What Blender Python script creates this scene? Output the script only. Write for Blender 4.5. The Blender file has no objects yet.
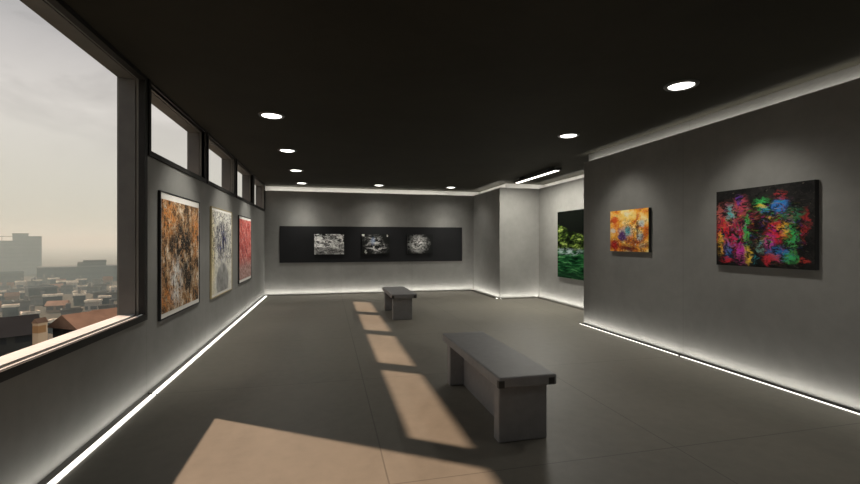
import bpy, bmesh, math, random
from mathutils import Vector, Matrix
random.seed(7)
S = bpy.context.scene
COL = S.collection
PI = math.pi

# ------------------------------------------------------------------ render look
S.view_settings.view_transform = 'Standard'
S.view_settings.look = 'None'
S.view_settings.gamma = 1
S.view_settings.exposure = 0.0
S.view_settings.use_curve_mapping = False
S.cycles.use_denoising = True
S.cycles.max_bounces = 8
S.cycles.diffuse_bounces = 5
S.cycles.transparent_max_bounces = 16
S.cycles.volume_bounces = 1
S.cycles.sample_clamp_indirect = 4.0

# ------------------------------------------------------------------ node helper
class NT:
    def __init__(s, name, rough=0.6, metal=0.0, spec=0.5):
        s.m = bpy.data.materials.new(name); s.m.use_nodes = True
        s.t = s.m.node_tree; s.n = s.t.nodes; s.l = s.t.links
        s.b = s.n['Principled BSDF']; s.out = s.n['Material Output']
        s.b.inputs['Roughness'].default_value = rough
        s.b.inputs['Metallic'].default_value = metal
        s.b.inputs['Specular IOR Level'].default_value = spec
    def set(s, sock, v):
        if hasattr(v, 'is_linked') or isinstance(v, bpy.types.NodeSocket): s.l.new(v, sock)
        elif isinstance(v, (tuple, list)) and len(v) == 3 and sock.type == 'RGBA': sock.default_value = (*v, 1)
        else: sock.default_value = v
    def node(s, kind, **kw):
        n = s.n.new(kind)
        for k, v in kw.items(): setattr(n, k, v)
        return n
    def obj(s): return s.node('ShaderNodeTexCoord').outputs['Object']
    def pos(s): return s.node('ShaderNodeNewGeometry').outputs['Position']
    def uv(s): return s.node('ShaderNodeTexCoord').outputs['UV']
    def map(s, vec, scale=(1, 1, 1), loc=(0, 0, 0), rot=(0, 0, 0)):
        n = s.node('ShaderNodeMapping'); s.l.new(vec, n.inputs['Vector'])
        n.inputs['Scale'].default_value = scale; n.inputs['Location'].default_value = loc; n.inputs['Rotation'].default_value = rot
        return n.outputs[0]
    def noise(s, vec, scale, detail=4, rough=0.55, dist=0.0, color=False):
        n = s.node('ShaderNodeTexNoise'); s.l.new(vec, n.inputs['Vector'])
        n.inputs['Scale'].default_value = scale; n.inputs['Detail'].default_value = detail
        n.inputs['Roughness'].default_value = rough; n.inputs['Distortion'].default_value = dist
        return n.outputs['Color' if color else 'Fac']
    def math(s, op, a, b=0.0, clamp=False):
        n = s.node('ShaderNodeMath', operation=op, use_clamp=clamp); s.set(n.inputs[0], a); s.set(n.inputs[1], b); return n.outputs[0]
    def vmath(s, op, a, b=(0, 0, 0)):
        n = s.node('ShaderNodeVectorMath', operation=op); s.set(n.inputs[0], a); s.set(n.inputs[1], b)
        return n.outputs['Value' if op in ('LENGTH', 'DOT_PRODUCT', 'DISTANCE') else 'Vector']
    def mix(s, f, a, b, mode='MIX'):
        n = s.node('ShaderNodeMix', data_type='RGBA', blend_type=mode)
        s.set(n.inputs['Factor'], f); s.set(n.inputs['A'] if False else n.inputs[6], a); s.set(n.inputs[7], b); return n.outputs[2]
    def ramp(s, f, stops, interp='LINEAR'):
        n = s.node('ShaderNodeValToRGB'); s.l.new(f, n.inputs[0]); r = n.color_ramp; r.interpolation = interp
        while len(r.elements) < len(stops): r.elements.new(0.5)
        for e, (p, c) in zip(r.elements, stops):
            e.position = p; e.color = (*c, 1) if isinstance(c, (tuple, list)) else (c, c, c, 1)
        return n.outputs['Color']
    def rng(s, v, a, b, c=0.0, d=1.0, smooth=True):
        n = s.node('ShaderNodeMapRange', interpolation_type='SMOOTHSTEP' if smooth else 'LINEAR'); s.set(n.inputs[0], v)
        for i, x in enumerate((a, b, c, d)): n.inputs[i + 1].default_value = x
        return n.outputs[0]
    def sep(s, v):
        n = s.node('ShaderNodeSeparateXYZ'); s.l.new(v, n.inputs[0]); return n.outputs
    def comb(s, x=0.0, y=0.0, z=0.0):
        n = s.node('ShaderNodeCombineXYZ')
        for i, v in enumerate((x, y, z)): s.set(n.inputs[i], v)
        return n.outputs[0]
    def warp(s, vec, scale, amt, detail=3):
        c = s.noise(vec, scale, detail, color=True)
        c = s.vmath('SUBTRACT', c, (.5, .5, .5)); c = s.vmath('MULTIPLY', c, (amt, amt, 0) if not isinstance(amt, tuple) else amt)
        return s.vmath('ADD', vec, c)
    def blob(s, vec, cx, cy, rx, ry, soft=0.6):
        d = s.vmath('SUBTRACT', vec, (cx, cy, 0)); d = s.vmath('MULTIPLY', d, (1 / rx, 1 / ry, 0))
        return s.rng(s.vmath('LENGTH', d), 1.0, 1.0 - soft, 0.0, 1.0)
    def bump(s, h, strength=0.2, dist=0.01):
        n = s.node('ShaderNodeBump'); n.inputs['Strength'].default_value = strength; n.inputs['Distance'].default_value = dist
        s.l.new(h, n.inputs['Height']); s.l.new(n.outputs[0], s.b.inputs['Normal'])
    def col(s, c): s.set(s.b.inputs['Base Color'], c); return s.m

def flat(name, c, rough=0.6, metal=0.0, var=0.12, scale=6.0, spec=0.5):
    n = NT(name, rough, metal, spec)
    f = n.noise(n.obj(), scale, 5, 0.6)
    lo = tuple(x * (1 - var) for x in c); hi = tuple(min(1, x * (1 + var)) for x in c)
    return n.col(n.ramp(f, [(0.3, lo), (0.7, hi)]))

def emit(name, c, strength):
    n = NT(name)
    f = n.noise(n.obj(), 3.0, 2)
    n.set(n.b.inputs['Base Color'], (.6, .6, .6))
    n.set(n.b.inputs['Emission Color'], n.ramp(f, [(0, c), (1, tuple(x * .97 for x in c))]))
    n.b.inputs['Emission Strength'].default_value = strength
    return n.m

# ------------------------------------------------------------------ materials
def concrete_wall(name, base, seam_axis=None, seam_at=0.0, spec=0.35):
    n = NT(name, 0.72, spec=spec); p = n.pos()
    a = n.noise(p, 0.9, 6, 0.6, 0.4); b = n.noise(p, 7.0, 5, 0.65)
    f = n.math('ADD', n.math('MULTIPLY', a, 0.75), n.math('MULTIPLY', b, 0.25))
    c = n.ramp(f, [(0.3, tuple(x * .80 for x in base)), (0.52, base), (0.72, tuple(x * 1.16 for x in base))])
    if seam_axis is not None:
        q = n.sep(p)[seam_axis]
        d = n.math('ABSOLUTE', n.math('SUBTRACT', n.math('FRACT', n.math('ADD', n.math('DIVIDE', n.math('SUBTRACT', q, seam_at), 2.1), 0.5)), 0.5))
        m = n.rng(d, 0.0010, 0.0024, 1, 0)
        c = n.mix(n.math('MULTIPLY', m, 0.35), c, tuple(x * .35 for x in base))
    n.bump(b, 0.06, 0.004)
    return n.col(c)
WB = (.215, .212, .200)
M_wallL = concrete_wall('concrete_left', WB, 1, 4.74)
M_wallR = concrete_wall('concrete_right', tuple(x * .9 for x in WB), 1, 4.74)
M_wallB = concrete_wall('concrete_back', WB, 0, 0.37)
M_wall = concrete_wall('concrete_plain', WB)
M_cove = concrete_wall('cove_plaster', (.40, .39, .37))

def floor_mat():
    n = NT('polished_concrete_floor', 0.42, spec=0.45); p = n.pos()
    a = n.noise(n.map(p, (1, .6, 1)), 0.8, 7, 0.62, 0.6); b = n.noise(p, 9.0, 6, 0.65)
    f = n.math('ADD', n.math('MULTIPLY', a, 0.7), n.math('MULTIPLY', b, 0.3))
    base = (.178, .165, .137)
    c = n.ramp(f, [(0.28, tuple(x * .74 for x in base)), (0.5, base), (0.72, tuple(x * 1.22 for x in base))])
    x, y, z = n.sep(p)
    def line(q, at, w):
        d = n.math('ABSOLUTE', n.math('SUBTRACT', n.math('FRACT', n.math('ADD', n.math('DIVIDE', n.math('SUBTRACT', q, at), 2.1), 0.5)), 0.5))
        return n.rng(d, w * .6 / 2.1, w / 2.1, 1, 0)
    m = n.math('MAXIMUM', line(x, 0.37, .006), line(y, 2.643, .006))
    c = n.mix(n.math('MULTIPLY', m, .55), c, (.06, .055, .045))
    n.set(n.b.inputs['Roughness'], n.rng(a, .3, .7, .48, .60, False))
    n.bump(n.math('SUBTRACT', n.math('MULTIPLY', b, .08), m), 0.25, 0.004)
    return n.col(c)
M_floor = floor_mat()
M_ceil = concrete_wall('dark_ceiling_plaster', (.027, .025, .0185), spec=.06)
M_frame = flat('dark_bronze_frame', (.016, .015, .014), 0.55, 0.0, spec=.3)
M_sill = flat('anodised_sill', (.74, .75, .76), 0.35, 0.0)
M_liner = flat('grey_reveal_lining', (.125, .12, .115), 0.5)
M_alu = flat('grey_aluminium_profile', (.40, .38, .35), 0.5, 0.2)
M_black = flat('matt_black_paint', (.012, .012, .013), 0.6)
M_panel = flat('black_display_board', (.0095, .0098, .011), .7, scale=3, spec=.25)
M_bench = flat('grey_cast_stone', (.235, .232, .234), 0.55, scale=14, var=.08)
M_bracket = flat('dark_steel_bracket', (.05, .048, .046), 0.55, 0.2)
M_led = emit('led_white_warm', (1.0, .97, .88), 2.2)
M_led_right = emit('led_white_right', (1.0, .97, .88), 1.5)
M_led_back = emit('led_white_back', (1.0, .97, .88), 2.0)
M_trim = flat('dull_grey_trim', (.13, .125, .115), .6)
M_floorlip = flat('grey_floor_lip', (.20, .19, .17), .6)
M_lens = emit('downlight_lens_glow', (1.0, .97, .90), 5.0)
M_tube = emit('linear_diffuser_glow', (1.0, .96, .86), 4.0)
M_ring = flat('dark_lamp_ring', (.10, .10, .095), 0.4, 0.5)
M_mat = flat('off_white_paper', (.82, .80, .76), 0.8, var=.04)
M_wood = flat('pale_wood_edge', (.42, .34, .18), 0.6)

def glass():
    n = NT('window_glass')
    for x in list(n.n):
        if x != n.out: n.n.remove(x)
    tr = n.node('ShaderNodeBsdfTransparent'); tr.inputs[0].default_value = (.97, .975, .97, 1)
    gl = n.node('ShaderNodeBsdfGlossy'); gl.inputs['Roughness'].default_value = 0.02
    lw = n.node('ShaderNodeLayerWeight'); lw.inputs[0].default_value = 0.5
    k = n.math('ADD', .001, n.math('MULTIPLY', n.math('POWER', lw.outputs['Facing'], 5.0), .02))
    mx = n.node('ShaderNodeMixShader'); n.l.new(k, mx.inputs[0]); n.l.new(tr.outputs[0], mx.inputs[1]); n.l.new(gl.outputs[0], mx.inputs[2])
    n.l.new(mx.outputs[0], n.out.inputs['Surface'])
    return n.m
M_glass = glass()

# ------------------------------------------------------------------ mesh helpers
def newbm(): return bmesh.new()
def box(bm, x0, x1, y0, y1, z0, z1, bevel=0.0, seg=2, M=None):
    t = bmesh.new()
    bmesh.ops.create_cube(t, size=1.0, matrix=Matrix.Translation(((x0 + x1) / 2, (y0 + y1) / 2, (z0 + z1) / 2)) @ Matrix.Diagonal((abs(x1 - x0), abs(y1 - y0), abs(z1 - z0), 1)))
    if bevel: bmesh.ops.bevel(t, geom=t.edges[:], offset=bevel, segments=seg, profile=0.5, affect='EDGES')
    if M is not None: t.transform(M)
    me = bpy.data.meshes.new('tmp'); t.to_mesh(me); t.free(); bm.from_mesh(me); bpy.data.meshes.remove(me)
def lathe(bm, prof, seg=40, M=None):
    t = bmesh.new(); rings = []
    for r, z in prof:
        if r < 1e-6: rings.append([t.verts.new((0, 0, z))])
        else: rings.append([t.verts.new((r * math.cos(2 * PI * i / seg), r * math.sin(2 * PI * i / seg), z)) for i in range(seg)])
    for a, b in zip(rings, rings[1:]):
        for i in range(seg):
            j = (i + 1) % seg
            if len(a) == 1 and len(b) == 1: continue
            if len(a) == 1: t.faces.new((a[0], b[i], b[j]))
            elif len(b) == 1: t.faces.new((a[i], a[j], b[0]))
            else: t.faces.new((a[i], a[j], b[j], b[i]))
    bmesh.ops.recalc_face_normals(t, faces=t.faces[:])
    if M is not None: t.transform(M)
    me = bpy.data.meshes.new('tmp'); t.to_mesh(me); t.free(); bm.from_mesh(me); bpy.data.meshes.remove(me)
def link(name, bm, mat, parent=None, loc=None, smooth=False):
    me = bpy.data.meshes.new(name); bm.to_mesh(me); bm.free()
    for m in (mat if isinstance(mat, (list, tuple)) else [mat]): me.materials.append(m)
    if smooth:
        for p in me.polygons: p.use_smooth = True
    o = bpy.data.objects.new(name, me); COL.objects.link(o)
    if parent is not None: o.parent = parent
    if loc is not None: o.location = loc
    return o
def part(name, boxes, mat, parent, bevel=0.0, M=None):
    bm = newbm()
    for b in boxes: box(bm, *b, bevel=bevel, M=M)
    return link(name, bm, mat, parent)
def tag(o, label, cat, group=None):
    o['label'] = label; o['category'] = cat
    if group: o['group'] = group
    return o
def thing(name, label, cat, loc=(0, 0, 0), rot=(0, 0, 0), group=None):
    o = bpy.data.objects.new(name, None); COL.objects.link(o); o.empty_display_size = .1
    o.location = loc; o.rotation_euler = rot
    return tag(o, label, cat, group)
def structure(name, boxes, mat, label, cat, bevel=0.0):
    o = part(name, boxes, mat, None, bevel); o['kind'] = 'structure'; o['label'] = label; o['category'] = cat
    return o

# ------------------------------------------------------------------ dimensions (metres)
XL, XR, XA = -1.73, 4.55, 5.57        # left wall, partition, alcove wall
YB, YC, XC = 12.77, 10.67, 4.43       # back wall, column front, column side
YF = -4.0                             # behind the camera
HC = 3.10                             # ceiling
LIP = 2.945                           # top of the cove lip
XO = -1.95                            # outer face of window wall
SL = 0.30                             # cove depth

# ------------------------------------------------------------------ setting
structure('floor', [(XO, 6.2, YF - .2, 13.3, -.2, 0)], M_floor, 'grey polished concrete gallery floor with large square joints', 'floor')
structure('ceiling', [(XO, 6.2, YF - .2, 13.3, HC, HC + .2)], M_ceil, 'flat dark charcoal ceiling with recessed downlights', 'ceiling')

WIN = [(-1.2, 4.66, .79, 3.07), (4.80, 6.75, 2.405, 3.07), (6.92, 8.78, 2.405, 3.07), (8.98, 10.76, 2.405, 3.07), (10.98, 12.70, 2.405, 3.07)]
wl = [(XO, XL, YF - .2, -1.2, 0, HC), (XO, XL, -1.2, 4.66, 0, .79), (XO, XL, -1.2, 4.66, 3.07, HC), (XO, XL, 4.66, 4.80, 0, HC), (XO, XL, 4.80, 12.70, 0, 2.405), (XO, XL, 4.80, 12.70, 3.07, HC)]
for a, b in zip(WIN[1:], WIN[2:]): wl.append((XO, XL, a[1], b[0], 2.405, 3.07))
wl.append((XO, XL, 12.70, 13.3, 0, HC))
structure('wall_left', wl, M_wallL, 'grey concrete window wall on the left with three framed pictures', 'wall')

names = ['huge landscape window at left overlooking a hazy city', 'nearest and largest of the four small high windows above the pictures',
         'second of the small high windows from the big window', 'third small high window, above the red picture', 'small high window farthest away, next to the back wall']
for i, (y0, y1, z0, z1) in enumerate(WIN):
    w = thing('window_%d' % (i + 1), names[i], 'window', (XL, (y0 + y1) / 2, z0)); w['kind'] = 'structure'
    w.location = (0, 0, 0)
    def ring(xa, xb, g0, g1):   # frame ring: opening grown by g0 inside .. g1 outside
        t = min(z1 + g1, HC)
        return [(xa, xb, y0 - g1, y1 + g1, z0 - g1, z0 - g0), (xa, xb, y0 - g1, y1 + g1, z1 + g0, t),
                (xa, xb, y0 - g1, y0 - g0, z0 - g0, z1 + g0), (xa, xb, y1 + g0, y1 + g1, z0 - g0, z1 + g0)]
    g = .045 if i == 0 else .05
    f = part('window_frame', ring(XL - .035, XL + .022, -.012 if i == 0 else 0.0, g), M_frame, w)
    if i in (0,): pass
    part('reveal_liner', [(XO + .02, XL - .062, y0, y1, z1 - .012, z1), (XO + .02, XL - .062, y0, y0 + .012, z0, z1), (XO + .02, XL - .062, y1 - .012, y1, z0, z1)], M_liner, w)
    s = part('window_sill', [(XO + .02, XL - .062, y0, y1, z0, z0 + .016)], M_sill, w)
    if i == 0: part('sunlit_line', [(XL - .012, XL + .004, y0 + .012, y1 - .012, z0 + .0115, z0 + .0165)], M_sill, w)  # pale strip standing in for the sunlit top of the frame nose
    part('glass_pane', [(XO + .012, XO + .020, y0, y1, z0, z1)], M_glass, w)

# back run of walls with a cove slot behind the lip
T = .06
structure('wall_back', [(XL, XC + T, YB, YB + T, 0, LIP), (XL, XC + T, YB + T, YB + SL, 2.80, 2.84)], M_wallB, 'grey concrete back wall carrying the long black board', 'wall')
structure('wall_column', [(XC, XC + T, YC, YB, 0, LIP), (XC + T, XA, YC, YC + T, 0, LIP), (XC + T, XA + T, YC + T, YB + SL, 2.80, 2.84)], M_wall, 'pale concrete corner block stepping out right of the back wall', 'wall')
structure('wall_alcove', [(XA, XA + T, YF, YC + T, 0, LIP), (XA + T, XA + SL, YF, YC + SL, 2.80, 2.84)], M_wall, 'bright concrete wall of the side alcove behind the partition', 'wall')
structure('wall_cove', [(XL, 6.2, YB + SL, 13.3, 0, HC), (XC + SL, XA + SL, YC + SL, YC + SL + .02, 2.80, HC), (XC + SL, XC + SL + .02, YC + SL, YB + SL, 2.84, HC), (XA + SL, 6.2, YF, 13.3, 0, HC)], M_cove, 'lit plaster recess above the back walls', 'wall')
structure('wall_front', [(XO, 6.2, YF - .2, YF, 0, HC)], M_wall, 'plain concrete wall behind the viewer', 'wall')
# partition: front lip, slot, rear leaf
PE = 7.0
structure('wall_partition', [(XR, XR + .03, YF, PE, 0, LIP), (XR + .03, XR + .10, YF, PE, 0, 2.89), (XR + .10, XR + .24, YF, PE, 0, HC), ], M_wallR, 'dark grey freestanding partition wall on the right with two unframed canvases', 'wall')

def area(name, loc, rot, sx, sy, power, c=(1, .965, .88)):
    l = bpy.data.lights.new(name, 'AREA'); l.shape = 'RECTANGLE'; l.size = sx; l.size_y = sy; l.energy = power; l.color = c
    o = bpy.data.objects.new(name, l); COL.objects.link(o); o.location = loc; o.rotation_euler = rot
    return o
UP = (PI, 0, 0)
# ------------------------------------------------------------------ floor light strips
def strip(label, p0, p1, inward, gap=.05, w=.06, led=None, lip=False, slope=False, watts=1.05):
    """strip along p0->p1 on the floor, wall on the far side of 'inward'"""
    (x0, y0), (x1, y1) = p0, p1; ix, iy = inward
    t = thing('floor_light_strip', label, 'light', ((x0 + x1) / 2, (y0 + y1) / 2, 0), group='recessed light strips along the wall bases')
    t.location = (0, 0, 0)
    def r(a, b, z0, z1):
        if ix: xs = sorted((x0 + ix * a, x0 + ix * b)); return (xs[0], xs[1], min(y0, y1), max(y0, y1), z0, z1)
        ys = sorted((y0 + iy * a, y0 + iy * b)); return (min(x0, x1), max(x0, x1), ys[0], ys[1], z0, z1)
    if lip: part('metal_channel', [r(gap + w + .002, gap + w + .010, .0005, .030)], M_floorlip, t)
    elif slope:
        bm = newbm(); prof = [(.003, .0005), (.003, .022), (gap - .002, .006), (gap - .002, .0005)]
        E_ = [[bm.verts.new((x0 + ix * q, yy, zz_)) for q, zz_ in prof] for yy in (y0, y1)]
        for i in range(4): bm.faces.new((E_[0][i], E_[0][(i + 1) % 4], E_[1][(i + 1) % 4], E_[1][i]))
        bm.faces.new(E_[0]); bm.faces.new(E_[1][::-1]); bmesh.ops.recalc_face_normals(bm, faces=bm.faces[:])
        link('metal_channel', bm, M_trim, t)
    else: part('metal_channel', [r(.004, gap, .0005, .010)], M_frame, t)
    part('glowing_diffuser', [r(gap, gap + w, .0005, .006 if lip else .010)], led or M_led, t)
    L_ = max(abs(x1 - x0), abs(y1 - y0)); m_ = gap + w / 2
    area('floor_strip_lamp', ((x0 + x1) / 2 + ix * m_, (y0 + y1) / 2 + iy * m_, .016), UP, w if ix else L_, L_ if ix else w, watts * L_)
    return t
g = .022
strip('glowing floor strip at the left wall, longest one under the huge window', (XL, .54), (XL, 4.74 - g), (1, 0), .045, .042, M_led, False, True)
strip('glowing floor strip at the left wall below the orange and black picture', (XL, 4.74 + g), (XL, 6.84 - g), (1, 0), .045, .042, M_led, False, True)
strip('glowing floor strip at the left wall below the cream picture', (XL, 6.84 + g), (XL, 8.94 - g), (1, 0), .045, .042, M_led, False, True)
strip('glowing floor strip at the left wall below the red picture', (XL, 8.94 + g), (XL, 11.04 - g), (1, 0), .045, .042, M_led, False, True)
strip('glowing floor strip at the left wall ending in the back corner', (XL, 11.04 + g), (XL, YB - .14), (1, 0), .045, .042, M_led, False, True)
strip('glowing floor strip at the base of the back wall under the black board', (XL + .02, YB), (XC - .02, YB), (0, -1), .05, .055, M_led_back, True, False, 3.4)
strip('glowing floor strip at the side of the corner block', (XC, YC), (XC, YB - .12), (-1, 0), .05, .055, M_led_back, True, False, 3.4)
strip('glowing floor strip at the front of the pale corner block', (XC, YC), (XA - .12, YC), (0, -1), .05, .055, M_led_back, True, False, 3.4)
strip('glowing floor strip at the alcove wall under the green river picture', (XA, 7.2), (XA, YC), (-1, 0), .05, .055, M_led_back, True, False, 3.4)
strip('glowing floor strip at the partition under the large dark canvas', (XR, .54), (XR, 4.74 - g), (-1, 0), .055, .012, M_led_right, False, False, 2.8)
strip('glowing floor strip at the partition under the small orange canvas', (XR, 4.74 + g), (XR, PE + .03), (-1, 0), .055, .012, M_led_right, False, False, 2.8)

# ------------------------------------------------------------------ cove lighting (lamps inside the slots)
CW = 4.2   # watts per metre in the coves
area('cove_lamp_back', ((XL + XC) / 2, YB + .15, 2.85), UP, XC - XL, .08, CW * 6.1)
area('cove_lamp_column', (XC + .15, (YC + YB) / 2 + .2, 2.85), UP, .08, 2.0, CW * 2)
area('cove_lamp_column_front', ((XC + XA) / 2 + .1, YC + .15, 2.85), UP, 1.2, .08, CW * .75 * 1.2)
area('cove_lamp_alcove', (XA + .15, 6.5, 2.85), UP, .08, 8.6, CW * 8.6)
area('cove_lamp_partition', (XR + .065, 1.5, 2.897), UP, .05, 10.9, CW * .6 * 10.9)

# ------------------------------------------------------------------ downlights
def downlight(label, x, y, aim, power, size=72):
    t = thing('downlight', label, 'ceiling light', (x, y, HC), group='round downlights in the dark ceiling')
    bm = newbm(); lathe(bm, [(.122, -.001), (.122, -.014), (.130, -.020), (.152, -.016), (.160, -.006), (.160, -.001)], 48)
    link('trim_ring', bm, M_ring, t, smooth=True)
    bm = newbm(); lathe(bm, [(0, -.020), (.06, -.0195), (.100, -.018), (.116, -.013), (.120, -.002), (0, -.002)], 48)
    link('lens', bm, M_lens, t, smooth=True)
    l = bpy.data.lights.new('downlight_beam', 'SPOT'); l.energy = power; l.spot_size = math.radians(size); l.spot_blend = .8; l.shadow_soft_size = .06; l.color = (1, .96, .87)
    o = bpy.data.objects.new('downlight_beam', l); COL.objects.link(o); o.location = (x, y, HC - .05)
    l2 = bpy.data.lights.new('downlight_flood', 'SPOT'); l2.energy = 40; l2.spot_size = math.radians(150); l2.spot_blend = 1.0; l2.shadow_soft_size = .1; l2.color = (1, .96, .88)
    o2 = bpy.data.objects.new('downlight_flood', l2); COL.objects.link(o2); o2.location = (x, y, HC - .13)
    d = Vector(aim); o.rotation_euler = d.to_track_quat('-Z', 'Y').to_euler()
DP = 45
downlight('large round ceiling downlight near the upper left windows, biggest on the left row', -.69, 5.73, (-.62, 0, -1), DP * 1.9)
downlight('second round downlight of the left row along the high windows', -.69, 7.85, (-.62, 0, -1), DP * 1.9)
downlight('third round downlight of the left row along the high windows', -.69, 9.985, (-.62, 0, -1), DP * 1.9)
downlight('far left round downlight in the corner by the back wall', -.69, 12.10, (0, .22, -1), DP * 1.3)
downlight('round downlight above the middle of the black board', 1.39, 12.06, (0, .22, -1), DP * 1.3)
downlight('round downlight above the right end of the black board', 3.48, 12.04, (0, .22, -1), DP * 1.3)
downlight('round downlight before the small orange canvas', 3.50, 5.78, (.62, 0, -1), DP * 1.05)
downlight('biggest and brightest round downlight at upper right before the large dark canvas', 3.50, 3.67, (.62, 0, -1), DP * 1.05)

bm = newbm(); lathe(bm, [(.122, -.001), (.122, -.014), (.130, -.020), (.152, -.016), (.160, -.006), (.160, -.001)], 48, Matrix.Translation((3.5, 1.57, HC)))  # unseen downlight added to continue the right row and lift the near floor
o = link('added_downlight', bm, M_ring); o['kind'] = 'structure'; o['label'] = 'rim of an added, unseen downlight overhead on the right, nearest the viewer'; o['category'] = 'trim'
bm = newbm(); lathe(bm, [(0, -.020), (.06, -.0195), (.100, -.018), (.116, -.013), (.120, -.002), (0, -.002)], 48, Matrix.Translation((3.5, 1.57, HC)))
link('lens', bm, M_lens, o, smooth=True)
l = bpy.data.lights.new('downlight_flood', 'SPOT'); l.energy = 42; l.spot_size = math.radians(150); l.spot_blend = 1.0; l.shadow_soft_size = .1; l.color = (1, .96, .88)  # lamp of the added downlight, brightens the lower right floor
o = bpy.data.objects.new('downlight_flood', l); COL.objects.link(o); o.location = (3.5, 1.57, HC - .13)

t = thing('linear_ceiling_light', 'long thin bar lamp hanging under the ceiling before the green river picture', 'ceiling light', (4.66, 9.1, HC))
part('housing', [(-.065, .065, -1.03, 1.03, -.105, -.05)], M_black, t, .004)
part('glowing_diffuser', [(-.048, .048, -.97, .97, -.112, -.1045)], M_tube, t)
for s in (-1, 1): part('mounting_block', [(-.03, .03, s * .7 - .08, s * .7 + .08, -.052, -.0005)], M_black, t)
area('linear_lamp_beam', (4.66, 9.1, HC - .125), (0, 0, 0), .1, 1.9, 95, (1, .96, .86))

# ------------------------------------------------------------------ benches
def bench(label, sx0, sx1, sy0, sy1, lx0, lx1, ly0, ly1):
    cx, cy = (sx0 + sx1) / 2, (sy0 + sy1) / 2
    t = thing('gallery_bench', label, 'bench', (cx, cy, 0), group='grey stone benches in the middle of the gallery')
    X = lambda v: v - cx
    Y = lambda v: v - cy
    part('seat_slab', [(X(sx0), X(sx1), Y(sy0), Y(sy1), .42, .50)], M_bench, t, .012)
    for a in (ly0, ly1 - .11): part('leg', [(X(lx0), X(lx1), Y(a), Y(a + .11), 0, .421)], M_bench, t, .012)
    part('stretcher_panel', [(X(1.385), X(1.455), Y(ly0 + .10), Y(ly1 - .10), 0, .42)], M_bench, t)
    for x in (sx0 + .022, sx1 - .045):
        part('corner_bracket', [(X(x - .024), X(x + .024), Y(sy0 - .003), Y(sy0 + .03), .424, .478)], M_bracket, t, .002)
bench('large grey stone bench in the foreground beside the long sunlit floor patch', 1.218, 1.69, 2.95, 4.56, 1.235, 1.63, 2.99, 4.42)
bench('small looking grey stone bench farther back, facing the black board', 1.18, 1.67, 8.11, 9.60, 1.21, 1.59, 8.18, 9.49)

# ------------------------------------------------------------------ pictures
def canvas_face(parent, w, h, mat, name='painted_face', d=0.0):
    """face in the local XZ plane, seen from -Y, UV 0..1"""
    bm = newbm(); uvl = bm.loops.layers.uv.new('UVMap')
    N = 1
    vs = [bm.verts.new(p) for p in ((-w / 2, d, -h / 2), (w / 2, d, -h / 2), (w / 2, d, h / 2), (-w / 2, d, h / 2))]
    vb = [bm.verts.new((v.co.x, d + .004, v.co.z)) for v in vs]
    f = bm.faces.new(vs)
    for lp, c in zip(f.loops, ((0, 0), (1, 0), (1, 1), (0, 1))): lp[uvl].uv = c
    for i in range(4):
        j = (i + 1) % 4
        q = bm.faces.new((vs[j], vs[i], vb[i], vb[j]))
        for lp in q.loops:
            co = lp.vert.co; lp[uvl].uv = ((co.x + w / 2) / w, (co.z + h / 2) / h)
    return link(name, bm, mat, parent)

def picture(kind, label, cat, mat, w, h, loc, rz, depth=.05, frame=None, margin=(.0, .0, .0, .0), fw=.012, group=None, edge=None):
    t = thing(kind, label, cat, loc, (0, 0, rz), group)
    if frame is not None:
        part('frame', [(-w / 2, w / 2, 0, depth, -h / 2, -h / 2 + fw), (-w / 2, w / 2, 0, depth, h / 2 - fw, h / 2), (-w / 2, -w / 2 + fw, 0, depth, -h / 2 + fw, h / 2 - fw), (w / 2 - fw, w / 2, 0, depth, -h / 2 + fw, h / 2 - fw)], frame, t)
        part('mount_board', [(-w / 2 + fw, w / 2 - fw, .008, depth - .002, -h / 2 + fw, h / 2 - fw)], M_mat, t)
        l, r, b, tp = margin
        f = canvas_face(t, w - 2 * fw - l - r, h - 2 * fw - b - tp, mat, 'artwork', .004)
        f.location = ((l - r) / 2, 0, (b - tp) / 2)
    else:
        part('canvas_block', [(-w / 2, w / 2, .002, depth, -h / 2, h / 2)], edge or M_black, t)
        canvas_face(t, w, h, mat, 'painted_face', -.002)
    return t


def paint_base(name, rough=.6):
    n = NT(name, rough, spec=.12); return n, n.uv()

def art_orange_black():
    n, v = paint_base('art_orange_black'); w = n.warp(v, 7, .10, 5); w2 = n.warp(v, 18, .06, 5)
    big = n.noise(n.map(w2, (1, .55, 1)), 11, 9, .75, .5)
    c = n.ramp(big, [(0.36, (.012, .010, .009)), (0.45, (.10, .065, .04)), (0.50, (.40, .19, .07)), (.55, (.55, .38, .22)), (.63, (.82, .76, .66))])
    o = n.math('MULTIPLY', n.math('MAXIMUM', n.blob(w, .14, .85, .34, .26, .8), n.math('MAXIMUM', n.blob(w, .9, .72, .22, .36, .8), n.blob(w, .12, .12, .3, .16, .8))), n.rng(n.noise(w2, 13, 7, .75), .44, .56))
    c = n.mix(n.math('MULTIPLY', o, .9), c, (.72, .27, .06))
    m = n.math('MAXIMUM', n.blob(w, .52, .62, .44, .30, .7), n.blob(w, .66, .32, .26, .32, .7))
    c = n.mix(n.math('MULTIPLY', m, n.rng(n.noise(n.map(w2, (1, .6, 1), (3, 4, 0)), 12, 9, .75), .43, .53)), c, (.016, .016, .016))
    g = n.blob(w, .34, .24, .22, .34, .8)
    c = n.mix(n.math('MULTIPLY', g, n.rng(n.noise(n.map(w2, (1, .35, 1)), 18, 7, .75), .42, .56)), c, (.78, .77, .74))
    sp = n.rng(n.noise(n.map(v, loc=(1, 6, 0)), 48, 5, .75), .57, .64)
    c = n.mix(n.math('MULTIPLY', sp, .75), c, (.78, .66, .48))
    dk = n.rng(n.noise(w2, 34, 7, .75), .52, .60)
    return n.col(n.mix(n.math('MULTIPLY', dk, .9), c, (.014, .012, .011)))

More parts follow.
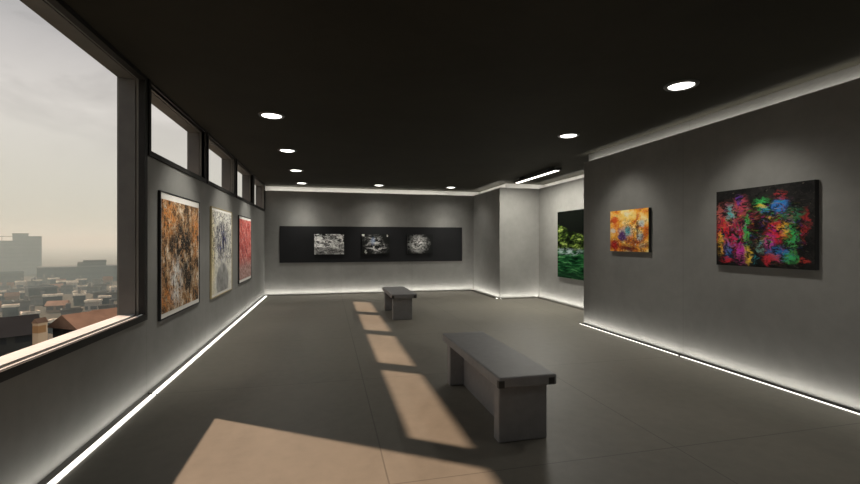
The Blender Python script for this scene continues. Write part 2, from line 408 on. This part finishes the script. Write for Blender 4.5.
def art_cream_scribble():
    n, v = paint_base('art_cream_scribble'); w = n.warp(v, 8, .10, 5)
    c = n.ramp(n.noise(w, 6, 7, .65), [(.38, (.70, .67, .57)), (.6, (.92, .90, .83))])
    c = n.mix(n.math('MULTIPLY', n.blob(w, .02, .5, .16, .8, .9), .6), c, (.80, .64, .22))
    up = n.rng(n.sep(w)[1], .28, .42)
    def lines(vec, sc, wd, dist):
        a = n.noise(vec, sc, 5, .65, dist); return n.rng(n.math('ABSOLUTE', n.math('SUBTRACT', a, .5)), wd * .4, wd, 1, 0)
    l1 = lines(n.map(v, (1.3, .8, 1), (3, 1, 0)), 9, .045, 1.4); l2 = lines(n.map(v, (1, 1, 1), (8, 2, 0)), 16, .05, 1.0)
    c = n.mix(n.math('MULTIPLY', l2, .28), c, (.22, .20, .20))
    c = n.mix(n.math('MULTIPLY', l1, n.math('MULTIPLY', up, .9)), c, (.03, .03, .05))
    ink = n.math('MULTIPLY', n.blob(w, .46, .66, .34, .30, .6), n.rng(n.noise(n.map(w, (1.8, .6, 1)), 9, 7, .72), .46, .51))
    c = n.mix(ink, c, (.02, .02, .05))
    bl = n.math('MULTIPLY', n.blob(w, .55, .55, .36, .34, .7), n.rng(n.noise(n.map(w, loc=(4, 4, 0)), 17, 4), .56, .63)); c = n.mix(n.math('MULTIPLY', bl, .85), c, (.20, .20, .46))
    dome = n.blob(n.warp(v, 9, .05, 4), .50, .12, .34, .26, .22)
    gd = n.ramp(n.noise(w, 5, 6, .65), [(.35, (.13, .13, .13)), (.65, (.42, .42, .41))])
    return n.col(n.mix(n.math('MULTIPLY', dome, .9), c, gd))

def art_red():
    n, v = paint_base('art_red'); w = n.warp(v, 12, .08, 5)
    c = n.ramp(n.noise(n.map(w, (1, .6, 1)), 12, 8, .75, .5), [(.36, (.10, .015, .02)), (.45, (.50, .06, .05)), (.54, (.72, .16, .13)), (.64, (.86, .60, .54))])
    low = n.rng(n.sep(w)[1], .42, .14)
    gr = n.ramp(n.noise(w, 14, 6, .7), [(.4, (.20, .12, .11)), (.6, (.56, .42, .38))]); c = n.mix(n.math('MULTIPLY', low, .85), c, gr)
    dk = n.math('MULTIPLY', n.rng(n.noise(n.map(w, (1, .7, 1)), 20, 7, .75), .51, .58), n.blob(w, .4, .5, .6, .45, .8)); c = n.mix(n.math('MULTIPLY', dk, .8), c, (.09, .02, .05))
    sp = n.rng(n.noise(v, 30, 6, .75), .55, .62)
    return n.col(n.mix(n.math('MULTIPLY', sp, .75), c, (.90, .72, .68)))

def art_mono(name, seed, thr, fade, tint=(.92, .92, .90)):
    n, v = paint_base(name); v2 = n.map(v, (1, 1, 1), (seed, seed * .7, 0)); w = n.warp(v2, 4, .35, 5)
    a = n.noise(n.map(w, (1, 1.3, 1)), 4.6, 9, .72, 1.0)
    c = n.ramp(a, [(thr - .06, (.006, .007, .007)), (thr, tuple(x * .12 for x in tint)), (thr + .04, tuple(x * .5 for x in tint)), (thr + .09, tint)])
    if fade == 'river':
        lo = n.math('MULTIPLY', n.blob(n.warp(v, 6, .12, 4), .45, .14, .75, .26, .6), .85)
        c = n.mix(lo, c, n.ramp(n.noise(n.map(w, (1, 4, 1)), 7, 6, .7), [(.45, (.03, .03, .03)), (.68, (.60, .60, .58))]))
    elif fade == 'center':
        m = n.math('MAXIMUM', n.blob(n.warp(v, 7, .32, 6), .42, .62, .44, .48, .9), n.blob(n.warp(v, 7, .32, 6), .55, .3, .50, .34, .9))
        c = n.mix(m, (.012, .013, .012), c)
        c = n.mix(n.math('MULTIPLY', n.blob(n.warp(v, 8, .1, 3), .40, .65, .12, .26, .8), .55), c, (.40, .50, .72))
        cr = n.math('MAXIMUM', n.blob(n.warp(v, 9, .08, 3), .04, .93, .08, .12, .6), n.math('MAXIMUM', n.blob(n.warp(v, 9, .08, 3), .14, .12, .06, .16, .6), n.blob(n.warp(v, 9, .05, 3), .92, .94, .04, .08, .6)))
        c = n.mix(n.math('MULTIPLY', cr, n.rng(n.noise(w, 9, 5, .7), .42, .62)), c, (.9, .9, .84))
    else:
        d = n.blob(n.warp(v, 6, .34, 6), .42, .52, .50, .62, .8)
        r = n.vmath('LENGTH', n.vmath('MULTIPLY', n.vmath('SUBTRACT', n.warp(v, 6, .25, 5), (.42, .5, 0)), (1.25, 1, 0)))
        sw = n.math('SINE', n.math('MULTIPLY', r, 34.0))
        c = n.mix(n.math('MULTIPLY', n.rng(sw, -.2, .8), .45), c, (.62, .62, .60))
        c = n.mix(d, (.011, .012, .012), c)
    return n.col(c)

def art_small_orange():
    n, v = paint_base('art_small_orange'); w = n.warp(v, 4.5, .24, 6); w2 = n.warp(v, 13, .17, 7)
    c = n.ramp(n.noise(w, 3.2, 6, .62, .6), [(.30, (.28, .03, .01)), (.42, (.78, .20, .02)), (.52, (.95, .48, .06)), (.62, (.97, .78, .36))])
    def add(m, col, a=1.0):
        nonlocal c
        c = n.mix(n.math('MULTIPLY', m, a), c, col)
    add(n.blob(w, .45, .86, .42, .16, .8), (.92, .66, .16), .85)
    add(n.blob(w2, .12, .77, .13, .12, .5), (.66, .09, .02), .95)
    add(n.blob(w2, .46, .90, .12, .09, .8), (.85, .84, .66), .6)
    add(n.blob(w, .42, .46, .26, .22, .7), (.42, .46, .52), .8)
    add(n.blob(w2, .34, .36, .15, .15, .5), (.09, .04, .20), 1.0)
    add(n.blob(w2, .50, .50, .10, .14, .6), (.08, .42, .46), .95)
    add(n.blob(w2, .08, .50, .10, .08, .6), (.74, .72, .66), .8)
    add(n.blob(w2, .84, .66, .10, .12, .6), (.50, .66, .72), .8)
    add(n.blob(w2, .80, .34, .12, .12, .6), (.36, .52, .58), .8)
    add(n.blob(w2, .74, .56, .05, .28, .7), (.05, .05, .04), .75)
    add(n.blob(w2, .86, .16, .12, .10, .7), (.90, .66, .34), .9)
    add(n.blob(w, .12, .16, .22, .18, .8), (.45, .02, .015), 1.0)
    add(n.blob(w, .50, .08, .3, .12, .8), (.16, .012, .012), .95)
    fine = n.noise(n.map(w2, (1, 1, 1), (3, 7, 0)), 13, 8, .75)
    add(n.math('MULTIPLY', n.rng(n.math('ABSOLUTE', n.math('SUBTRACT', n.noise(n.map(w, loc=(2, 2, 0)), 8, 6, .7), .5)), .035, .012), n.blob(w, .6, .4, .5, .5, .6)), (.05, .02, .02), .85)
    add(n.rng(fine, .54, .64), (.14, .03, .02), .55)
    add(n.math('MULTIPLY', n.rng(fine, .46, .36), n.rng(n.sep(w)[1], .3, .6)), (.97, .80, .42), .4)
    add(n.math('MULTIPLY', n.rng(n.sep(w)[1], .5, .1), n.rng(n.noise(w2, 10, 7, .75), .46, .56)), (.10, .015, .02), .75)
    sp = n.rng(n.noise(n.map(w2, loc=(5, 2, 0)), 24, 6, .7), .59, .66); add(sp, (.96, .90, .74), .8)
    return n.col(c)

def art_big_neon():
    n, v = paint_base('art_big_neon')
    # glitchy stretched smears
    cell = n.noise(n.map(v, (3, 14, 1)), 2.2, 3, .6); w = n.vmath('ADD', n.warp(v, 9, .15, 6), n.comb(n.math('MULTIPLY', n.math('SUBTRACT', cell, .5), .09), 0.0, 0.0))
    c = n.ramp(n.noise(w, 5, 5, .6), [(.4, (.006, .006, .006)), (.7, (.03, .028, .026))])
    brk = n.rng(n.noise(n.map(w, (1.2, 1.8, 1)), 12, 9, .8), .455, .53)
    brh = n.rng(n.noise(n.map(w, (.8, 4, 1)), 11, 8, .78), .455, .54)
    brv = n.rng(n.noise(n.map(w, (3.5, .9, 1)), 9, 8, .78), .455, .54)
    def add(x, y, rx, ry, col, a=1.0, k=brk, soft=.6):
        nonlocal c
        c = n.mix(n.math('MULTIPLY', n.math('MULTIPLY', n.blob(w, x, y, rx, ry, soft), k), a), c, col)
    R_, G_, B_, Y_, P_, C_ = (.72, .03, .05), (.06, .50, .12), (.03, .20, .60), (.85, .55, .05), (.62, .05, .34), (.06, .52, .52)
    add(.12, .66, .18, .24, (.50, .12, .10)); add(.17, .70, .09, .14, C_); add(.10, .40, .14, .30, R_, 1, brv); add(.05, .28, .05, .20, Y_, .9, brv)
    add(.14, .22, .07, .18, B_, .9, brv); add(.28, .76, .14, .20, (.50, .06, .10)); add(.27, .86, .05, .10, (.08, .05, .40), .9)
    add(.25, .42, .12, .26, (.62, .03, .12), 1, brv); add(.29, .20, .10, .16, P_, 1, brv); add(.36, .45, .06, .34, G_, 1, brv); add(.37, .14, .06, .14, Y_, 1, brv)
    add(.52, .76, .12, .14, G_); add(.54, .70, .08, .06, B_, 1, brh); add(.50, .74, .09, .03, Y_, .9, brh); add(.44, .62, .10, .10, (.4, .05, .05), .8, brh)
    add(.50, .30, .07, .18, (.35, .30, .16), .7, brh); add(.50, .26, .06, .10, C_, .5, brh)
    add(.70, .74, .10, .12, B_); add(.70, .86, .08, .08, (.45, .03, .04), .8, brh); add(.80, .64, .14, .08, (.05, .22, .10), .8, brh)
    add(.66, .44, .14, .18, R_); add(.73, .46, .08, .14, Y_, 1, brk, .8); add(.80, .38, .07, .24, G_, .9, brv); add(.60, .32, .08, .12, P_, .9, brv)
    add(.68, .18, .16, .12, B_, 1, brh); add(.62, .12, .14, .08, (.62, .04, .03), .9, brh); add(.80, .14, .08, .12, G_, .8, brv)
    add(.92, .50, .05, .24, (.42, .03, .03), .8, brv); add(.90, .10, .08, .06, (.55, .05, .04), .9, brh); add(.58, .08, .05, .08, (.6, .03, .05), 1, brv)
    add(.44, .09, .05, .08, (.04, .32, .36), .9, brv); add(.30, .06, .10, .05, (.4, .05, .2), .8, brh); add(.12, .07, .10, .05, R_, .8, brh)
    blk = n.math('MULTIPLY', n.blob(w, .48, .48, .09, .26, .5), n.rng(n.noise(n.map(w, (1, 4, 1)), 6, 5, .7), .60, .45)); c = n.mix(n.math('MULTIPLY', blk, .85), c, (.006, .006, .007))
    hue = n.noise(n.map(w, (1.2, 2.4, 1), (11, 5, 0)), 9, 4, .7, color=True); hs = n.sep(hue)
    sat = n.vmath('MULTIPLY', n.vmath('SUBTRACT', hue, (.46, .48, .48)), (4.5, 3.6, 4.0))
    ext = n.math('MULTIPLY', n.math('MAXIMUM', n.blob(w, .25, .45, .32, .5, .6), n.blob(w, .68, .45, .3, .48, .6)), n.rng(n.noise(n.map(w, (1.5, 2.5, 1), (21, 2, 0)), 14, 8, .8), .50, .57))
    c = n.mix(n.math('MULTIPLY', ext, .6), c, n.vmath('MAXIMUM', sat, (.01, .01, .01)))
    sp = n.rng(n.noise(n.map(w, (1, 3, 1), (7, 3, 0)), 22, 5, .7), .62, .70); c = n.mix(n.math('MULTIPLY', sp, .5), c, (.45, .40, .30))
    dk = n.rng(n.noise(n.map(w, (1.6, 1, 1), (2, 9, 0)), 10, 8, .75), .53, .58)
    return n.col(n.mix(n.math('MULTIPLY', dk, .9), c, (.006, .006, .006)))

def art_green_river():
    n, v = paint_base('art_green_river', .85); n.b.inputs['Specular IOR Level'].default_value = 0.0; w = n.warp(v, 5, .10, 5); x, y, _ = n.sep(w)
    c = n.mix(0.0, (.004, .005, .004), (.004, .005, .004))
    rock = n.ramp(n.noise(n.map(w, (1.0, 2, 1)), 5.5, 9, .74), [(.45, (.004, .006, .003)), (.52, (.02, .035, .008)), (.58, (.13, .19, .035)), (.68, (.50, .52, .24))])
    top = n.math('SUBTRACT', .80, n.math('MULTIPLY', x, .30))
    mr = n.math('MULTIPLY', n.rng(n.math('SUBTRACT', top, y), -.01, .03), n.rng(y, .40, .45)); c = n.mix(mr, c, rock)
    wat = n.ramp(n.noise(n.map(w, (.8, 5, 1)), 5, 7, .65), [(.38, (.002, .008, .004)), (.50, (.008, .045, .016)), (.58, (.03, .13, .04)), (.70, (.18, .34, .16))])
    mw = n.rng(y, .45, .41); c = n.mix(mw, c, wat)
    foam = n.math('MULTIPLY', n.blob(w, .22, .40, .45, .07, .8), n.rng(n.noise(n.map(w, (1, 4, 1)), 9, 5, .7), .42, .6)); c = n.mix(n.math('MULTIPLY', foam, .8), c, (.36, .44, .46))
    dk = n.math('MULTIPLY', n.blob(w, .3, .03, 1.0, .12, .9), .7); c = n.mix(dk, c, (.01, .03, .015))
    return n.col(c)

# left wall (faces +X): local -Y looks into the room -> rz = +90 deg
LZ = PI / 2
picture('framed_picture', 'large black framed abstract in orange, black and grey, nearest on the left wall', 'picture', art_orange_black(), 1.41, 1.37, (XL + .028, 5.73, 1.357), LZ, .027, M_black, (.03, .03, .05, .07), .014, 'framed pictures on the window wall')
picture('framed_picture', 'cream abstract with dark scribbles and a pale frame, middle one on the left wall', 'picture', art_cream_scribble(), 1.43, 1.40, (XL + .026, 7.77, 1.34), LZ, .025, M_wood, (.02, .02, .04, .04), .012, 'framed pictures on the window wall')
picture('framed_picture', 'black framed red abstract, farthest one on the left wall', 'picture', art_red(), 1.38, 1.36, (XL + .028, 9.81, 1.352), LZ, .027, M_black, (.03, .03, .05, .05), .014, 'framed pictures on the window wall')
# board and three small prints on the back wall
b = part('display_board', [(-1.325, 4.045, YB - .03, YB - .001, .915, 1.95)], M_panel, None, .003)
tag(b, 'long black display board fixed across the back wall', 'board')
for lab, m, xa, xb in (('bright high contrast black and white print, left one on the black board', art_mono('art_mono_rapids', 1.3, .46, 'river'), -.38, .45),
                       ('darkest print with a bluish white centre, middle one on the black board', art_mono('art_mono_forest', 4.1, .50, 'center'), .965, 1.775),
                       ('dark print with a grey swirling centre, right one on the black board', art_mono('art_mono_swirl', 8.7, .48, 'swirl'), 2.31, 3.10)):
    picture('mounted_print', lab, 'picture', m, xb - xa, .58, ((xa + xb) / 2, YB - .075, 1.437), 0, .045, group='small monochrome prints on the black board')
# partition (faces -X): rz = -90 deg
RZ = -PI / 2
picture('canvas_painting', 'small unframed orange and yellow abstract canvas on the right partition', 'picture', art_small_orange(), .86, .645, (XR - .05, 5.74, 1.675), RZ, .048)
picture('canvas_painting', 'large unframed black canvas with neon colour smears on the right partition', 'picture', art_big_neon(), 1.065, .862, (XR - .05, 3.66, 1.662), RZ, .048)
picture('photo_print', 'tall print of mossy rocks and green water on the alcove wall', 'picture', art_green_river(), 2.0, 1.59, (XA - .05, 8.61, 1.44), RZ, .048)


# ------------------------------------------------------------------ city outside
CAM = Vector((0, 0, 1.5)); F = 430.0; TH = math.atan(102 / 430); st, ct = math.sin(TH), math.cos(TH)
GZ = -25.0
def ground_at(u, v):        # survey helper: bearing and distance of a spot in the city
    z = (1.5 - GZ) * F / (v - 242); l = z * (u - 430) / F
    return l * ct + z * st, z * ct - l * st, z
g_ = NT('city_ground', .9, spec=.1); pp = g_.pos()
M_ground = g_.col(g_.ramp(g_.noise(pp, .02, 6, .65), [(.35, (.03, .035, .028)), (.5, (.06, .062, .05)), (.65, (.11, .105, .09))]))
structure('ground', [(-7000, -6, -3000, 9000, GZ - 1, GZ)], M_ground, 'hazy distant city ground seen through the huge window', 'ground')

def facade(name, wall, win, fl=3.2):
    n = NT(name, .85, spec=.15); o = n.obj(); x, y, z = n.sep(o)
    h = n.math('FRACT', n.math('DIVIDE', z, fl)); m = n.math('MULTIPLY', n.rng(h, .28, .34), n.rng(h, .74, .68))
    hx = n.math('FRACT', n.math('DIVIDE', n.math('ADD', x, y), 2.8)); m = n.math('MULTIPLY', m, n.rng(hx, .25, .3))
    c = n.ramp(n.noise(o, .15, 4), [(.35, tuple(q * .85 for q in wall)), (.65, tuple(q * 1.1 for q in wall))])
    return n.col(n.mix(m, c, win))
FAC = {'grey': facade('facade_grey', (.16, .165, .165), (.12, .13, .14)), 'blue': facade('facade_bluegrey', (.045, .06, .068), (.03, .04, .05), 3.6),
       'white': facade('facade_white', (.40, .38, .35), (.12, .13, .14)), 'tan': facade('facade_tan', (.24, .18, .14), (.10, .09, .09)), 'bright': facade('facade_cream', (.70, .52, .36), (.45, .25, .12), 2.0), 'dark': facade('facade_dark', (.05, .055, .055), (.03, .035, .04))}
ROOF = {'pale': flat('roof_pale_membrane', (.72, .64, .56), .8, scale=.4, var=.5, spec=.1), 'grey': flat('roof_grey_felt', (.13, .135, .13), .8, scale=.3, var=.25, spec=.1),
        'terracotta': flat('roof_terracotta', (.27, .165, .115), .8, scale=.4, var=.25, spec=.1), 'dark': flat('roof_dark_sheet', (.014, .017, .021), .8, scale=.2, var=.3, spec=.02), 'blue': flat('roof_blue_grey', (.07, .085, .095), .8, scale=.3, var=.2, spec=.1)}
def building(name, label, cat, x, y, w, d, h, rz, fac, roof, gable=0.0, group=None, rooftop=True):
    t = thing(name, label, cat, (x, y, GZ), (0, 0, rz), group)
    part('walls', [(-w / 2, w / 2, -d / 2, d / 2, 0, h)], FAC[fac], t)
    bm = newbm()
    if gable:
        e = min(.6, w * .08)
        P = [(-w / 2 - e, -d / 2 - e, h), (w / 2 + e, -d / 2 - e, h), (w / 2 + e, d / 2 + e, h), (-w / 2 - e, d / 2 + e, h), (-w / 2 - e, 0, h + gable), (w / 2 + e, 0, h + gable)]
        vs = [bm.verts.new(p) for p in P]
        for f in ((0, 1, 5, 4), (2, 3, 4, 5), (0, 4, 3), (1, 2, 5), (3, 2, 1, 0)): bm.faces.new([vs[i] for i in f])
    else:
        p = .5
        box(bm, -w / 2 - .2, w / 2 + .2, -d / 2 - .2, d / 2 + .2, h, h + .3)
        for q in ((-w / 2 - .2, w / 2 + .2, -d / 2 - .2, -d / 2 + .2), (-w / 2 - .2, w / 2 + .2, d / 2 - .2, d / 2 + .2), (-w / 2 - .2, -w / 2 + .2, -d / 2, d / 2), (w / 2 - .2, w / 2 + .2, -d / 2, d / 2)): box(bm, *q, h + .3, h + .3 + p)
    link('roof', bm, ROOF[roof], t)
    if rooftop and not gable:
        a = random.uniform(-.25, .25) * w; b = random.uniform(-.2, .2) * d
        part('rooftop_housing', [(a - w * .12, a + w * .12, b - d * .15, b + d * .15, h + .3, h + 2.6)], FAC['grey'], t)
    return t
def facing(x, y): return math.atan2(y, x) - PI / 2     # turns the local -Y side towards the gallery

# the tall apartment tower
x, y, z = ground_at(10, 275); rz = facing(x, y)
t = thing('apartment_tower', 'tall pale grey apartment tower on the skyline outside the huge window', 'building', (x, y, GZ), (0, 0, rz))
s = z / F * .715
for nm, u0, u1, vt, dd in (('wing', -34, 13, 241.5, 14), ('core', 12.5, 28.5, 234.2, 18), ('wing', 28, 42.5, 237, 13)):
    hgt = 1.5 - GZ - (vt - 242) / F * z
    part(nm, [((u0 - 10) * s, (u1 - 10) * s, -dd / 2, dd / 2, 0, hgt)], FAC['grey'], t)
    part('roof', [((u0 - 10) * s - .3, (u1 - 10) * s + .3, -dd / 2 - .3, dd / 2 + .3, hgt, hgt + .7)], ROOF['grey'], t)
hgt = 1.5 - GZ + 1.0 / F * z
for k in range(5): part('roof_mast', [((-30 + k * 8 - 10) * s - .15, (-30 + k * 8 - 10) * s + .15, -.15, .15, hgt, hgt + 4.2)], M_bracket, t)
part('roof_rail', [(-40 * s, 2.5 * s, -.2, .2, hgt + 3.4, hgt + 3.8)], M_bracket, t)

# long dark institutional block with a raised centre
x, y, z = ground_at(84, 281); rz = facing(x, y); s = z / F * .725
t = thing('long_office_block', 'long dark blue grey office block under the hazy horizon right of the tower', 'building', (x, y, GZ), (0, 0, rz))
H = lambda v: 1.5 - GZ - (v - 242) / F * z
part('walls', [(-47 * s, 62 * s, -9, 9, 0, H(266.5))], FAC['blue'], t); part('roof', [(-47 * s - .3, 62 * s + .3, -9.3, 9.3, H(266.5), H(266.5) + .5)], ROOF['blue'], t)
part('raised_storey', [(-7 * s, 24 * s, -6, 6, H(266.5), H(262))], FAC['dark'], t); part('raised_roof', [(-1 * s, 24.5 * s, -6.4, 6.4, H(262), H(260.3))], ROOF['dark'], t)
x, y, z = ground_at(6, 285); 
x -= 6
building('low_office_block', 'low dark block in front of the tall tower', 'building', x, y, 26, 10, 26.5 - 31.5 / F * z, facing(x, y), 'dark', 'blue', rooftop=False)
x, y, z = ground_at(41, 301)
building('square_block', 'dark blue grey square block standing among the pale roofs', 'building', x, y, 9.5, 9, 26.5 - 46 / F * z, facing(x, y) + .15, 'blue', 'blue', rooftop=False)

# the field of roofs
HAZE_X = -62.0
taken = []
def occupy(o, w, d):
    m = Matrix.Rotation(o.rotation_euler.z, 2); nn = max(1, int(w / d) * 2)
    for i in range(nn + 1):
        v_ = m @ Vector((-w / 2 + w * i / nn, 0)); taken.append((o.location.x + v_.x, o.location.y + v_.y, d * .62))
for nm_, w_, d_ in (('low_office_block', 26, 11), ('square_block', 10, 10), ('long_office_block', 54, 19), ('apartment_tower', 46, 20)): occupy(bpy.data.objects[nm_], w_, d_)
kinds = [('white', 'pale', 'white walled flat roofed building among the distant roofs outside'), ('grey', 'grey', 'grey flat roofed building among the distant roofs outside'),
         ('tan', 'terracotta', 'tan house with terracotta roof among the distant roofs outside'), ('blue', 'pale', 'blue grey walled building with pale flat roof among the distant roofs outside')]
groups = ['white distant buildings', 'grey distant buildings', 'terracotta roofed distant houses', 'blue grey distant buildings']
for vrow, step in ((286, 9), (290, 10), (294, 11), (299, 12), (305, 14), (312, 16), (320, 19), (331, 24)):
    u = -48 + random.uniform(0, 8)
    while u < 118:
        k = random.choice((0, 0, 0, 1, 1, 1, 1, 2, 3, 3, 3)); fac, rf, lab = kinds[k]
        x, y, z = ground_at(u, vrow + random.uniform(-1.5, 1.5))
        w = random.uniform(.55, .95) * step * z / F * 1.15; d = w * random.uniform(.5, .75)
        h = random.uniform(2.4, 4.2) if vrow > 300 else random.uniform(2.4, 4.0)
        gb = random.choice((0, 1.6, 2.2)) if k == 2 else 0.0
        turn = random.uniform(-.35, .35); top = random.random() < .5
        for shrink in (1.0, .8, .6):
            r_ = math.hypot(w * shrink + 1.0, d * shrink + 1.0) / 2
            if abs(x - HAZE_X) > r_ and all(math.hypot(x - a_, y - b_) > r_ + q_ for a_, b_, q_ in taken):
                taken.append((x, y, r_))
                building('city_building', lab, 'building', x, y, w * shrink, d * shrink, h, facing(x, y) + turn, fac, rf, gb, groups[k], rooftop=top)
                break
        u += step * random.uniform(.75, 1.2)

# nearest roofs just below the sill
def near(u, v, dist):
    l = dist * (u - 430) / F
    return l * ct + dist * st, dist * ct - l * st, 1.5 - (v - 242) / F * dist
P1 = Vector(near(66, 314.5, 60)); P2 = Vector(near(116, 308, 66.5)); D_ = P2 - P1
building('terracotta_hall', 'terracotta gabled roof with dark gable end, close below the huge window at right', 'building', (P1.x + P2.x) / 2, (P1.y + P2.y) / 2, D_.xy.length, 5.6, P1.z - GZ - 1.9, math.atan2(D_.y, D_.x), 'dark', 'terracotta', 1.9)
x, y, zt = near(-16, 319, 55)
building('dark_shed', 'wide dark roofed shed close below the huge window', 'building', x, y, 9.2, 9, zt - GZ - 1.9, facing(x, y) + .05, 'dark', 'dark', 1.9)
x, y, zt = near(40, 318, 47)
building('gable_house', 'narrow sunlit house with bright gable before the dark shed', 'building', x, y, 1.0, .7, zt - GZ - .5, facing(x, y) + .7, 'bright', 'terracotta', .5)

# haze over the city
n = NT('city_haze')
for q in list(n.n):
    if q != n.out: n.n.remove(q)
sc = n.node('ShaderNodeVolumeScatter'); sc.inputs['Color'].default_value = (.72, .94, 1, 1)
HD = .0016
sc.inputs['Density'].default_value = HD * .96; sc.inputs['Anisotropy'].default_value = 0.0
ab = n.node('ShaderNodeVolumeAbsorption'); ab.inputs['Color'].default_value = (0, .38, .42, 1); ab.inputs['Density'].default_value = HD * .17
ad = n.node('ShaderNodeAddShader'); n.l.new(sc.outputs[0], ad.inputs[0]); n.l.new(ab.outputs[0], ad.inputs[1]); n.l.new(ad.outputs[0], n.out.inputs['Volume'])
hz = part('city_haze', [(-6900, HAZE_X, -2900, 8900, GZ - .5, 30)], n.m, None)
tag(hz, 'pale haze lying over the distant city', 'haze'); hz['kind'] = 'stuff'

# ------------------------------------------------------------------ sky, sun
W = bpy.data.worlds.new('sky'); S.world = W; W.use_nodes = True
wt = W.node_tree; bg = wt.nodes['Background']
class WN(NT):
    def __init__(s): s.t = wt; s.n = wt.nodes; s.l = wt.links
q = WN(); gen = q.node('ShaderNodeTexCoord').outputs['Generated']; zz = q.sep(gen)[2]
base = q.ramp(zz, [(0.0, (.60, .57, .48)), (0.10, (.68, .645, .57)), (.24, (.74, .695, .655)), (.33, (.56, .53, .52)), (.40, (.43, .42, .425)), (.7, (.38, .37, .38)), (1, (.32, .32, .33))])
cl = q.noise(q.map(gen, (1, 1, 2.2)), 3.2, 6, .55, .4)
base = q.mix(q.math('MULTIPLY', q.rng(zz, .08, .3), .9), base, q.mix(1.0, base, q.ramp(cl, [(.40, .82), (.47, .95), (.50, 1.03), (.60, 1.08)]), 'MULTIPLY'))
wt.links.new(base, bg.inputs[0]); bg.inputs[1].default_value = 1.0
sl = bpy.data.lights.new('sun', 'SUN'); sl.energy = 8.0; sl.angle = math.radians(1.0); sl.color = (1.0, .70, .51)
so = bpy.data.objects.new('sun', sl); COL.objects.link(so); so.location = (-20, 20, 20)
so.rotation_euler = Vector((.831, -.556, -.860)).to_track_quat('-Z', 'Y').to_euler()

# ------------------------------------------------------------------ camera
cam = bpy.data.cameras.new('camera'); co = bpy.data.objects.new('camera', cam); COL.objects.link(co)
cam.sensor_width = 36; cam.lens = 36 * F / 860; cam.clip_end = 20000; cam.clip_start = .05
co.location = CAM; co.rotation_euler = (PI / 2, 0, -TH)
S.camera = co
